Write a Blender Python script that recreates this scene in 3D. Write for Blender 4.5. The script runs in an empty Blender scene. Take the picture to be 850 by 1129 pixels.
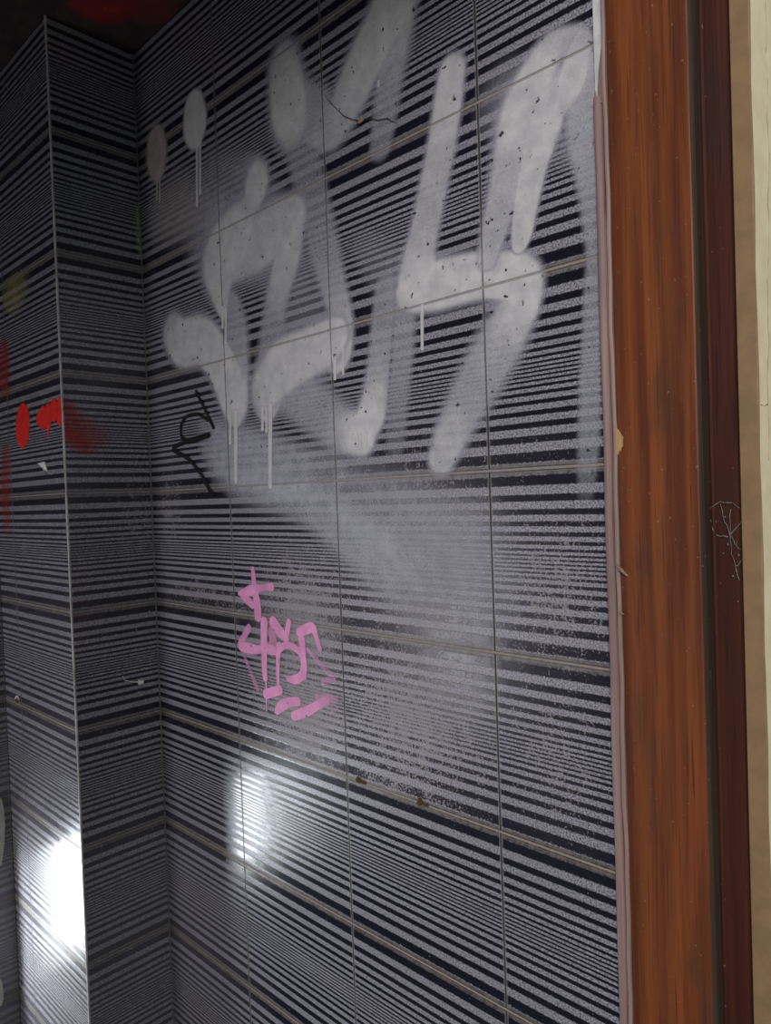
import bpy, bmesh, math, random
import numpy as np
from mathutils import Matrix, Vector

# Derelict washroom corner seen through its doorway.  Metres.
# x runs along the tiled wall (towards the doorway), y points into that wall, z is up.
scn = bpy.context.scene
COL = scn.collection
random.seed(4)
TW, TH = 0.2504, 0.2            # tile width and height
XR = -0.2504                    # right face of the boxed-in duct
YL = -0.153                     # front face of the duct
XF = -0.585                     # far wall
X4 = 0.6395                     # end of the tiling at the doorway
ZF, ZC = -1.50, 0.785           # floor, ceiling
# traced outlines of the spray paint and of the damage, in wall coordinates: [[along, up, half width, opacity] ...], softness
T_WHITE = [[[[0.1731,0.5817,0.03641,0.78],[0.1798,0.5253,0.04249,0.95],[0.1862,0.4979,0.04004,0.74]],0.54],[[[0.1791,0.5131,0.03191,0.55],[0.2034,0.4546,0.0309,0.46],[0.2225,0.387,0.03012,0.46],[0.2411,0.3176,0.02939,0.51],[0.2593,0.2532,0.02485,0.64],[0.2728,0.2065,0.02252,0.74],[0.2674,0.1719,0.0246,0.92],[0.2595,0.1577,0.01915,0.9]],0.48],[[[0.1879,0.5258,0.03782,0.69],[0.2303,0.4897,0.03964,0.64],[0.2672,0.4637,0.03385,0.69],[0.3033,0.489,0.03565,0.78],[0.3363,0.5223,0.03728,0.9],[0.3673,0.5487,0.03873,0.9],[0.3867,0.5747,0.04066,0.9]],0.48],[[[0.3921,0.5635,0.03102,0.9],[0.3809,0.5155,0.03003,0.74],[0.3697,0.4718,0.02416,0.6],[0.3619,0.4368,0.02121,0.51],[0.3542,0.4067,0.01818,0.46]],0.54],[[[0.0773,0.4738,0.01949,0.28],[0.0969,0.4592,0.02614,0.6],[0.1002,0.4423,0.03076,0.9],[0.0899,0.4217,0.02639,0.78],[0.0752,0.4074,0.02935,0.74],[0.0378,0.3799,0.05129,0.9],[-0.0009,0.3579,0.05382,0.9],[-0.0036,0.3204,0.03512,0.9],[-0.0008,0.2872,0.01886,0.9],[0.0029,0.268,0.00805,0.9]],0.54],[[[0.0352,0.3419,0.03347,0.74],[0.0878,0.3556,0.04817,0.78],[0.1431,0.3642,0.0448,0.78],[0.1785,0.3694,0.03417,0.78]],0.54],[[[0.1785,0.3694,0.0299,0.78],[0.1679,0.3281,0.03252,0.78],[0.149,0.2881,0.02894,0.74],[0.1316,0.2466,0.02736,0.55],[0.1194,0.1898,0.03247,0.55],[0.1122,0.1446,0.03984,0.9],[0.1066,0.1254,0.03306,0.95],[0.1034,0.1098,0.01898,0.95]],0.48],[[[-0.1488,0.2671,0.03842,0.74],[-0.1208,0.2468,0.04345,0.95],[-0.0648,0.2402,0.04365,0.9],[-0.0243,0.2101,0.03886,0.92],[0.0038,0.173,0.04027,0.95],[0.0211,0.1355,0.03683,0.95],[0.0245,0.1141,0.02358,0.95]],0.42],[[[0.0211,0.2784,0.02624,0.6],[0.033,0.2385,0.03104,0.6],[0.0345,0.1896,0.03101,0.69],[0.0283,0.1347,0.03389,0.9],[0.0245,0.1141,0.02358,0.9]],0.54],[[[0.1032,0.1418,0.03794,0.78],[0.1457,0.1662,0.04483,0.9],[0.193,0.1755,0.03994,0.9],[0.2372,0.183,0.03556,0.9],[0.2595,0.1911,0.02679,0.9]],0.48],[[[0.1195,0.1569,0.02785,0.55],[0.1702,0.1281,0.03907,0.6],[0.2175,0.0975,0.03663,0.55],[0.2619,0.0687,0.03442,0.64],[0.2993,0.056,0.02897,0.95],[0.3039,0.0475,0.01619,0.95]],0.54],[[[0.3011,0.0582,0.02347,0.95],[0.3222,0.0828,0.02623,0.9],[0.3338,0.1213,0.02232,0.69],[0.3424,0.1651,0.02031,0.6],[0.3508,0.2083,0.02003,0.55],[0.355,0.2319,0.01823,0.46]],0.48],[[[0.3844,0.2123,0.01742,0.6],[0.3809,0.1695,0.01913,0.55],[0.3745,0.1267,0.01773,0.51],[0.3664,0.0837,0.01797,0.41],[0.3611,0.0375,0.01484,0.23]],0.59],[[[0.467,0.4466,0.02062,0.9],[0.4589,0.4097,0.02232,0.9],[0.4493,0.3727,0.0227,0.78],[0.4354,0.3312,0.02326,0.74],[0.4194,0.2838,0.02391,0.74],[0.4096,0.2547,0.02735,0.78],[0.4083,0.2264,0.03656,0.95]],0.42],[[[0.3936,0.219,0.0234,0.9],[0.4331,0.2176,0.03073,0.95],[0.4728,0.2157,0.02875,0.95],[0.5098,0.211,0.02697,0.92],[0.5421,0.2015,0.02789,0.95],[0.5529,0.1896,0.02498,0.95],[0.5488,0.1679,0.02278,0.9]],0.42],[[[0.5478,0.1728,0.02402,0.9],[0.5274,0.1453,0.03118,0.72],[0.5063,0.1196,0.03239,0.64],[0.4855,0.0927,0.03091,0.61],[0.4653,0.0667,0.02784,0.64],[0.4485,0.0415,0.02579,0.74],[0.434,0.0174,0.02056,0.78]],0.48],[[[0.6171,0.4132,0.01465,0.69],[0.593,0.4153,0.01864,0.78],[0.5733,0.3922,0.02733,0.9],[0.5593,0.3657,0.03392,0.9],[0.5444,0.3245,0.02888,0.78],[0.5317,0.2909,0.02342,0.74],[0.5176,0.2566,0.01898,0.74],[0.5082,0.23,0.01416,0.74]],0.48],[[[0.5959,0.3783,0.01856,0.78],[0.5822,0.3433,0.02243,0.9],[0.5681,0.3072,0.01844,0.9],[0.5582,0.2733,0.01645,0.92],[0.5528,0.2469,0.01425,0.92],[0.549,0.2338,0.00957,0.92]],0.42],[[[0.6247,0.4055,0.01547,0.78],[0.6139,0.3753,0.01898,0.9],[0.5983,0.3595,0.0174,0.74]],0.48],[[[0.6355,0.3834,0.01213,0.74],[0.625,0.3533,0.01756,0.69],[0.6239,0.3189,0.01658,0.64],[0.6286,0.2868,0.01438,0.64],[0.6342,0.2503,0.01424,0.55],[0.6374,0.2018,0.01215,0.51]],0.54],[[[0.6358,0.2109,0.00914,0.51],[0.6316,0.1684,0.01025,0.51],[0.6283,0.1253,0.01033,0.51],[0.625,0.0818,0.01145,0.51],[0.6226,0.0379,0.01152,0.46],[0.6194,-0.0019,0.01055,0.37],[0.6166,-0.0286,0.00849,0.14]],0.59]]
T_WHITE_DRIPS = [[[[[0.011,0.1155,0.00395,0.85],[0.0082,0.0747,0.00317,0.85],[0.0078,0.069,0.00397,0.85]],0.35]],[[[[0.0257,0.114,0.00533,0.85],[0.0191,0.0174,0.00431,0.85],[0.0187,0.0117,0.00539,0.85]],0.35]],[[[[0.0947,0.1134,0.00355,0.85],[0.0931,0.0881,0.00285,0.85],[0.0927,0.0827,0.00356,0.85]],0.35]],[[[[0.1046,0.1123,0.00351,0.85],[0.1029,0.0845,0.00281,0.85],[0.1025,0.0792,0.00352,0.85]],0.35]],[[[[0.1135,0.114,0.0052,0.85],[0.1068,0.0067,0.00421,0.85],[0.1065,0.0013,0.00526,0.85]],0.35]],[[[[0.2577,0.1579,0.00284,0.85],[0.2568,0.1401,0.00228,0.85],[0.2565,0.1353,0.00285,0.85]],0.35]],[[[[0.2744,0.1707,0.00243,0.85],[0.2729,0.1437,0.00195,0.85],[0.2727,0.139,0.00244,0.85]],0.35]],[[[[0.4127,0.1978,0.00266,0.85],[0.4108,0.1535,0.00214,0.85],[0.4106,0.1493,0.00268,0.85]],0.35]],[[[[0.0012,0.2797,0.00373,0.85],[-0.0004,0.2574,0.00299,0.85],[-0.0008,0.2518,0.00374,0.85]],0.35]],[[[[0.0098,0.2779,0.0032,0.85],[0.0065,0.2306,0.00257,0.85],[0.0061,0.225,0.00322,0.85]],0.35]],[[[[0.301,0.0559,0.00234,0.85],[0.3004,0.0443,0.00188,0.85],[0.3001,0.0396,0.00235,0.85]],0.35]],[[[[0.3111,0.0574,0.00231,0.85],[0.3104,0.0447,0.00185,0.85],[0.3102,0.0401,0.00231,0.85]],0.35]],[[[[0.3549,0.4834,0.00214,0.85],[0.3548,0.4823,0.00171,0.85],[0.3546,0.478,0.00214,0.85]],0.35]]]
T_HAZE = [[[[-0.0684,0.4483,0.04314,0.28],[-0.0188,0.3952,0.05598,0.5],[0.0479,0.3867,0.05158,0.45],[0.1023,0.4047,0.04374,0.4]],0.95],[[[-0.0126,0.4814,0.04539,0.25],[0.0525,0.4536,0.04191,0.35],[0.0099,0.4392,0.0442,0.35]],0.95],[[[-0.0596,0.089,0.02954,0.25],[-0.0046,0.0528,0.05034,0.6],[0.0781,0.031,0.04999,0.62],[0.1735,0.0129,0.04011,0.5],[0.2407,0.0122,0.02923,0.3]],0.6],[[[0.0216,0.0003,0.02928,0.15],[0.1303,-0.0154,0.02976,0.4],[0.2098,-0.0388,0.03056,0.55],[0.272,-0.0731,0.035,0.55],[0.3367,-0.1123,0.03818,0.45],[0.3811,-0.1491,0.03271,0.2]],0.8],[[[0.2748,-0.0193,0.0383,0.4],[0.3476,-0.0495,0.05312,0.42],[0.42,-0.082,0.05857,0.36],[0.4845,-0.1213,0.05516,0.16]],0.9],[[[0.1312,0.3442,0.05481,0.3],[0.1877,0.2542,0.04306,0.22],[0.2127,0.181,0.04545,0.25]],0.95],[[[0.3166,0.2952,0.0195,0.1],[0.3621,0.2501,0.03034,0.22],[0.399,0.2413,0.03436,0.25]],0.95],[[[0.54,0.3873,0.03364,0.3],[0.5831,0.3701,0.03315,0.3],[0.6171,0.3214,0.02527,0.3]],0.95]]
T_BLOBA = [[[[-0.0588,0.6126,0.02924,0.95],[-0.0577,0.5904,0.03452,0.95],[-0.0562,0.5739,0.02652,0.95]],0.3],[[[-0.0564,0.5711,0.01857,0.95],[-0.0548,0.556,0.00794,0.95]],0.3],[[[-0.0532,0.5598,0.00396,0.85],[-0.0601,0.4677,0.0032,0.85],[-0.0605,0.462,0.00401,0.85]],0.35],[[[-0.044,0.5565,0.0034,0.85],[-0.0495,0.4818,0.00274,0.85],[-0.05,0.4762,0.00343,0.85]],0.35]]
T_BLOBB = [[[[-0.1832,0.6022,0.03062,0.75],[-0.1819,0.5799,0.03517,0.75],[-0.1801,0.5637,0.02748,0.75]],0.4],[[[-0.1801,0.5637,0.01832,0.75],[-0.1785,0.5445,0.00915,0.75]],0.4],[[[-0.1826,0.5521,0.00368,0.7],[-0.1858,0.5141,0.00295,0.7],[-0.1863,0.508,0.00369,0.7]],0.35],[[[-0.1735,0.5491,0.00364,0.7],[-0.177,0.5067,0.00292,0.7],[-0.1775,0.5006,0.00366,0.7]],0.35]]
T_SMUDGE = [[[[-0.1749,0.4749,0.04257,0.3],[-0.1236,0.4721,0.05169,0.42],[-0.0872,0.4582,0.04408,0.3]],0.95]]
T_PINK = [[[[0.055,-0.1283,0.00505,0.85],[0.057,-0.1519,0.00604,0.85],[0.0622,-0.1792,0.00901,0.85],[0.0632,-0.1986,0.009,0.85]],0.3],[[[0.0164,-0.1671,0.00381,0.9],[0.0493,-0.1607,0.00915,0.9],[0.0775,-0.1547,0.00491,0.75],[0.1001,-0.152,0.00667,0.8]],0.3],[[[0.02,-0.1683,0.00422,0.85],[0.0341,-0.1744,0.00726,0.85],[0.0502,-0.183,0.0061,0.85]],0.3],[[[0.0384,-0.2191,0.00619,0.7],[0.0228,-0.2363,0.00631,0.75],[0.0145,-0.2501,0.00744,0.9],[0.0362,-0.251,0.00932,0.95],[0.0599,-0.2503,0.00704,0.9],[0.0763,-0.2455,0.00591,0.9]],0.3],[[[0.0211,-0.2607,0.00317,0.35],[0.0364,-0.2842,0.00414,0.4],[0.0559,-0.3122,0.00506,0.4]],0.4],[[[0.0787,-0.2068,0.00883,0.95],[0.0758,-0.2346,0.00788,0.95],[0.0749,-0.2678,0.00691,0.95],[0.0756,-0.2911,0.00592,0.95]],0.3],[[[0.0781,-0.288,0.00177,0.9],[0.0759,-0.3408,0.00158,0.9]],0.3],[[[0.1013,-0.2046,0.00953,0.9],[0.1158,-0.2166,0.00935,0.85],[0.1303,-0.2244,0.00734,0.9]],0.3],[[[0.1381,-0.2011,0.00581,0.9],[0.1342,-0.2134,0.00584,0.9],[0.1302,-0.2271,0.00551,0.9]],0.3],[[[0.0764,-0.2441,0.00886,0.9],[0.1031,-0.2464,0.00761,0.8],[0.1188,-0.2391,0.00653,0.8]],0.3],[[[0.096,-0.2173,0.00768,0.6],[0.0994,-0.2346,0.00956,0.6]],0.5],[[[0.1124,-0.2372,0.00564,0.95],[0.1082,-0.27,0.00454,0.9],[0.1072,-0.3026,0.00341,0.9]],0.3],[[[0.1143,-0.241,0.00563,0.9],[0.134,-0.2346,0.00548,0.9],[0.1526,-0.2377,0.00571,0.85],[0.1644,-0.2454,0.00614,0.9],[0.1696,-0.2603,0.00663,0.95],[0.1626,-0.2755,0.00704,0.95],[0.1478,-0.283,0.00718,0.95],[0.131,-0.2842,0.00459,0.8]],0.3],[[[0.1602,-0.2133,0.00617,0.9],[0.1746,-0.2079,0.00778,0.95],[0.1907,-0.2037,0.00762,0.95],[0.1979,-0.2144,0.00503,0.85],[0.2047,-0.2314,0.00498,0.7]],0.3],[[[0.1653,-0.2115,0.00701,0.95],[0.1676,-0.2424,0.00699,0.9],[0.1687,-0.276,0.00524,0.85]],0.3],[[[0.179,-0.2358,0.00344,0.6],[0.2072,-0.2538,0.00414,0.4],[0.2328,-0.2677,0.0048,0.35]],0.4],[[[0.2097,-0.2774,0.00495,0.4],[0.2309,-0.2692,0.00481,0.35]],0.4],[[[0.0763,-0.3158,0.00789,0.97],[0.0924,-0.3105,0.00773,0.97],[0.1104,-0.3041,0.00755,0.97]],0.2],[[[0.1018,-0.3375,0.00573,0.95],[0.1133,-0.3273,0.00846,0.9],[0.1331,-0.3185,0.00733,0.85],[0.1522,-0.3139,0.00715,0.75]],0.25],[[[0.1425,-0.3367,0.00724,0.95],[0.1698,-0.3258,0.00785,0.9],[0.1943,-0.313,0.00675,0.8],[0.216,-0.3016,0.00655,0.6]],0.25],[[[0.1988,-0.302,0.00671,0.45],[0.2218,-0.2994,0.00731,0.42],[0.2367,-0.2981,0.00477,0.3]],0.3],[[[0.2245,-0.3177,0.00162,0.35],[0.238,-0.3078,0.00159,0.35]],0.3]]
T_BLACK = [[[[-0.0846,0.16,0.00359,0.95],[-0.0595,0.1274,0.00349,0.95],[-0.0377,0.0973,0.00366,0.95]],0.3],[[[-0.0527,0.1104,0.00346,0.95],[-0.0737,0.12,0.003,0.95],[-0.086,0.1233,0.00304,0.95],[-0.1158,0.1228,0.00315,0.95],[-0.1342,0.1123,0.0038,0.95],[-0.1383,0.0972,0.00382,0.95],[-0.1332,0.0875,0.0038,0.95],[-0.1161,0.0823,0.00401,0.95],[-0.082,0.0834,0.00496,0.95],[-0.0518,0.086,0.00479,0.95]],0.3],[[[-0.1161,0.0816,0.00373,0.95],[-0.1659,0.0714,0.00424,0.95],[-0.1184,0.0518,0.00374,0.95],[-0.0808,0.0249,0.00413,0.95],[-0.0631,0.0048,0.00432,0.95],[-0.0494,-0.0105,0.00532,0.95]],0.3]]
T_REDL = [[[[-0.425,0.1375,0.03171,0.97],[-0.4314,0.1216,0.03282,0.97]],0.18],[[[-0.35,0.1366,0.01057,0.97],[-0.3505,0.1319,0.01058,0.97]],0.2],[[[-0.3313,0.1394,0.01514,0.97],[-0.3327,0.127,0.01437,0.97]],0.2],[[[-0.3091,0.1418,0.01477,0.97],[-0.3113,0.1218,0.01247,0.97]],0.2],[[[-0.3122,0.1141,0.0039,0.97],[-0.3138,0.1002,0.00196,0.97]],0.3],[[[-0.2833,0.1467,0.01473,0.97],[-0.2844,0.1361,0.01399,0.97]],0.2],[[[-0.2592,0.1486,0.01249,0.97],[-0.2618,0.1247,0.0118,0.97]],0.2]]
T_REDLH = [[[[-0.5049,0.2813,0.01908,0.5],[-0.5152,0.2398,0.02893,0.55],[-0.5089,0.213,0.02397,0.3]],0.9],[[[-0.5207,0.0842,0.01944,0.3],[-0.5346,0.0149,0.02466,0.42],[-0.5338,-0.0554,0.01973,0.2]],0.9]]
T_REDS = [[[[-0.1438,0.1422,0.01206,0.5],[-0.1344,0.1154,0.0183,0.5],[-0.1151,0.1009,0.02497,0.36],[-0.0884,0.0957,0.01931,0.12]],0.95],[[[-0.1472,0.0997,0.01052,0.5],[-0.1267,0.0821,0.01386,0.4],[-0.1083,0.0764,0.01259,0.2]],0.9]]
T_GREENS = [[[[-0.0033,0.509,0.00527,0.3],[-0.0016,0.469,0.00705,0.45],[0.0001,0.4288,0.00707,0.35]],0.95]]
T_YELLOWL = [[[[-0.4785,0.3734,0.02319,0.25],[-0.4319,0.3733,0.03094,0.3],[-0.3871,0.3763,0.02108,0.12]],0.95]]
T_REDC = [[[[-0.1856,-0.1132,0.024,0.5],[-0.1773,-0.0914,0.028,0.6],[-0.1573,-0.0763,0.024,0.3]],0.9],[[[-0.1274,-0.0569,0.032,0.35],[-0.1107,-0.0261,0.032,0.25]],0.95]]
T_CRACK = [[0.2553,0.5084],[0.2687,0.4913],[0.2804,0.4785],[0.2934,0.4642],[0.3066,0.4557],[0.3195,0.4485],[0.3355,0.4447],[0.3541,0.4365],[0.3679,0.4334],[0.3737,0.4279],[0.3854,0.4214]]
T_CHIP = [0.3227,0.4473]
T_HOLES = [[0.2742,-0.3982],[0.383,-0.398]]
T_PLUG = [[-0.0361,-0.3404],[-0.0664,-0.3309],[-0.0693,-0.3223]]
T_SCRAP = [[-0.3573,0.0558],[-0.3326,0.0576],[-0.3226,0.0397],[-0.3304,0.0417]]
T_LEFTHOLE = [-0.5228,-0.3914]
T_RAWCHIP = [[0.6554,0.0335],[0.658,0.0307],[0.6597,0.0272],[0.6623,0.0236],[0.6617,0.0186],[0.6619,0.0152],[0.6602,0.014],[0.6597,0.0111],[0.6583,0.0108],[0.6573,0.0079],[0.6555,0.0063]]
T_SPLINTER = [[0.6524,-0.0954],[0.6638,-0.1059]]
T_SPLINTER2 = [[0.6547,-0.1416],[0.6592,-0.1421]]
T_WHITESTRIP = [[0.6501,0.4262],[0.6591,0.4235],[0.6586,0.3774],[0.6516,0.3571],[0.6488,0.3566]]
T_NAIL = [0.7373,0.0776]
T_WEB = [[[0.7328,-0.044],[0.7422,-0.0386],[0.752,-0.0396],[0.7578,-0.0444]],[[0.7421,-0.041],[0.7455,-0.0561],[0.7498,-0.0679],[0.7509,-0.0837],[0.7536,-0.0954],[0.7563,-0.107]],[[0.7504,-0.0443],[0.7498,-0.0679],[0.7533,-0.0757],[0.7584,-0.0803]],[[0.7326,-0.052],[0.7376,-0.068],[0.7475,-0.0695]],[[0.7498,-0.0679],[0.759,-0.0561]],[[0.7536,-0.0954],[0.7582,-0.0897]]]
T_WEBSPECKS = [[0.7319,-0.0778],[0.7512,-0.1034],[0.7544,-0.1253],[0.7541,-0.0757],[0.7505,-0.0695],[0.7549,-0.0741],[0.7379,-0.0561],[0.7473,-0.0758],[0.7456,-0.0521],[0.7561,-0.0851],[0.7434,-0.0839]]
T_PCRACK = [[[0.0425,0.3975],[0.0448,0.3629],[0.0398,0.3454],[0.0444,0.3239],[0.0395,0.2911],[0.0434,0.2613],[0.0369,0.2244],[0.038,0.1897],[0.0307,0.1571],[0.0293,0.122],[0.0297,0.0949],[0.0224,0.0632],[0.0257,0.0247],[0.0203,-0.0141]],[[0.0042,0.0419],[0.0136,0.041],[0.0284,0.0451]]]
T_FARPATCH = [[[-0.1821,-0.5846],[-0.1709,-0.5955],[-0.167,-0.6204],[-0.1666,-0.6515],[-0.1686,-0.6782],[-0.1722,-0.7042],[-0.1766,-0.728],[-0.1884,-0.7306]],[[-0.1973,-0.9402],[-0.1863,-0.9531],[-0.1838,-0.9726],[-0.1837,-0.9909],[-0.1884,-1.003],[-0.1999,-1.0005]]]
T_FARCENTER = [[-0.1715,-0.6862]]
T_CAM = [[0.9747895508688134,-0.6537954627395006,-0.02401691197196498],[[0.7175791831969709,0.010365660728123909,0.6963997910109088],[0.6956016466540218,0.03944684491288126,-0.7173439172381909],[-0.034906518224844724,0.9991679035598013,0.021095864081143008]],802.3287680723859]

# ------------------------------------------------------------------ helpers
def link(name, me, mat=None, parent=None):
    o = bpy.data.objects.new(name, me)
    COL.objects.link(o)
    if mat: me.materials.append(mat)
    if parent: o.parent = parent
    return o

def empty(name, loc=(0, 0, 0)):
    o = bpy.data.objects.new(name, None)
    o.empty_display_size = .05
    COL.objects.link(o); o.location = loc
    return o

def tag(o, label=None, cat=None, group=None, kind=None):
    if label: o['label'] = label
    if cat: o['category'] = cat
    if group: o['group'] = group
    if kind: o['kind'] = kind
    return o

def bm_obj(name, bm, mat, parent=None, smooth=False):
    me = bpy.data.meshes.new(name)
    bmesh.ops.recalc_face_normals(bm, faces=bm.faces)
    bm.to_mesh(me); bm.free()
    if smooth:
        for p in me.polygons: p.use_smooth = True
    return link(name, me, mat, parent)

def box(bm, x0, x1, y0, y1, z0, z1):
    vs = [bm.verts.new((x, y, z)) for x in (x0, x1) for y in (y0, y1) for z in (z0, z1)]
    for f in ((0, 1, 3, 2), (4, 6, 7, 5), (0, 4, 5, 1), (2, 3, 7, 6), (0, 2, 6, 4), (1, 5, 7, 3)):
        bm.faces.new([vs[i] for i in f])

def prism(bm, prof, zs, wob=None):
    """closed outline prof [(x, y)] swept through the heights zs; wob(i, z) gives a small offset of a corner"""
    rings = []
    for z in zs:
        rings.append([bm.verts.new((x + (wob(i, z)[0] if wob else 0), y + (wob(i, z)[1] if wob else 0), z)) for i, (x, y) in enumerate(prof)])
    n = len(prof)
    for a, b in zip(rings, rings[1:]):
        for i in range(n):
            bm.faces.new((a[i], a[(i + 1) % n], b[(i + 1) % n], b[i]))
    bm.faces.new(rings[0]); bm.faces.new(rings[-1][::-1])

def tube(bm, pts, r, n=6):
    pts = [Vector(p) for p in pts]; rings = []
    for i, p in enumerate(pts):
        t = (pts[min(i + 1, len(pts) - 1)] - pts[max(i - 1, 0)]).normalized()
        a = t.cross(Vector((0.3, 1, 0.2))).normalized(); b = t.cross(a)
        rr = r[i] if isinstance(r, (list, tuple)) else r
        rings.append([bm.verts.new(p + (a * math.cos(2 * math.pi * k / n) + b * math.sin(2 * math.pi * k / n)) * rr) for k in range(n)])
    for q, s in zip(rings, rings[1:]):
        for k in range(n): bm.faces.new((q[k], q[(k + 1) % n], s[(k + 1) % n], s[k]))
    bm.faces.new(rings[0]); bm.faces.new(rings[-1][::-1])

# ------------------------------------------------------------------ node helper
class G:
    def __init__(s, name):
        s.m = bpy.data.materials.new(name); s.m.use_nodes = True
        s.t = s.m.node_tree; s.t.nodes.clear()
        s.out = s.n('ShaderNodeOutputMaterial')
    def n(s, typ, **k):
        x = s.t.nodes.new(typ)
        for a, v in k.items(): setattr(x, a, v)
        return x
    def put(s, sock, v):
        if isinstance(v, bpy.types.NodeSocket): s.t.links.new(v, sock)
        elif v is not None:
            if hasattr(sock.default_value, '__len__') and not hasattr(v, '__len__'): v = (v,) * len(sock.default_value)
            if hasattr(v, '__len__') and len(v) == 3 and len(sock.default_value) == 4: v = tuple(v) + (1,)
            sock.default_value = v
    def M(s, op, a, b=None, c=None, clamp=False):
        x = s.n('ShaderNodeMath', operation=op, use_clamp=clamp)
        for i, v in enumerate((a, b, c)):
            if v is not None: s.put(x.inputs[i], v)
        return x.outputs[0]
    def smooth(s, v, lo, hi):
        x = s.n('ShaderNodeMapRange', interpolation_type='SMOOTHSTEP')
        s.put(x.inputs[0], v); s.put(x.inputs[1], lo); s.put(x.inputs[2], hi)
        return x.outputs[0]
    def mix(s, f, a, b):
        x = s.n('ShaderNodeMix', data_type='RGBA')
        s.put(x.inputs[0], f); s.put(x.inputs[6], a); s.put(x.inputs[7], b)
        return x.outputs[2]
    def lerp(s, f, a, b):
        x = s.n('ShaderNodeMix', data_type='FLOAT')
        s.put(x.inputs[0], f); s.put(x.inputs[2], a); s.put(x.inputs[3], b)
        return x.outputs[0]
    def noise(s, vec, scale, detail=2, rough=.5, out=0):
        x = s.n('ShaderNodeTexNoise'); s.put(x.inputs['Vector'], vec)
        x.inputs['Scale'].default_value = scale; x.inputs['Detail'].default_value = detail; x.inputs['Roughness'].default_value = rough
        return x.outputs[out]
    def mapping(s, vec, scale=(1, 1, 1), loc=(0, 0, 0)):
        x = s.n('ShaderNodeMapping'); s.put(x.inputs[0], vec)
        x.inputs['Scale'].default_value = scale; x.inputs['Location'].default_value = loc
        return x.outputs[0]
    def obj(s): return s.n('ShaderNodeTexCoord').outputs['Object']
    def attr(s, name): return s.n('ShaderNodeAttribute', attribute_name=name).outputs['Fac']
    def bump(s, h, dist, strength=1, normal=None):
        x = s.n('ShaderNodeBump'); x.inputs['Strength'].default_value = strength; x.inputs['Distance'].default_value = dist
        s.put(x.inputs['Height'], h)
        if normal is not None: s.put(x.inputs['Normal'], normal)
        return x.outputs[0]
    def bsdf(s, col, rough=.5, normal=None, spec=.5, alpha=None, coat=None, coat_rough=.1):
        b = s.n('ShaderNodeBsdfPrincipled')
        s.put(b.inputs['Base Color'], col); s.put(b.inputs['Roughness'], rough)
        s.put(b.inputs['Specular IOR Level'], spec)
        if normal is not None: s.put(b.inputs['Normal'], normal)
        if alpha is not None: s.put(b.inputs['Alpha'], alpha)
        if coat is not None: s.put(b.inputs['Coat Weight'], coat); b.inputs['Coat Roughness'].default_value = coat_rough
        s.t.links.new(b.outputs[0], s.out.inputs[0])
        return s.m

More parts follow.
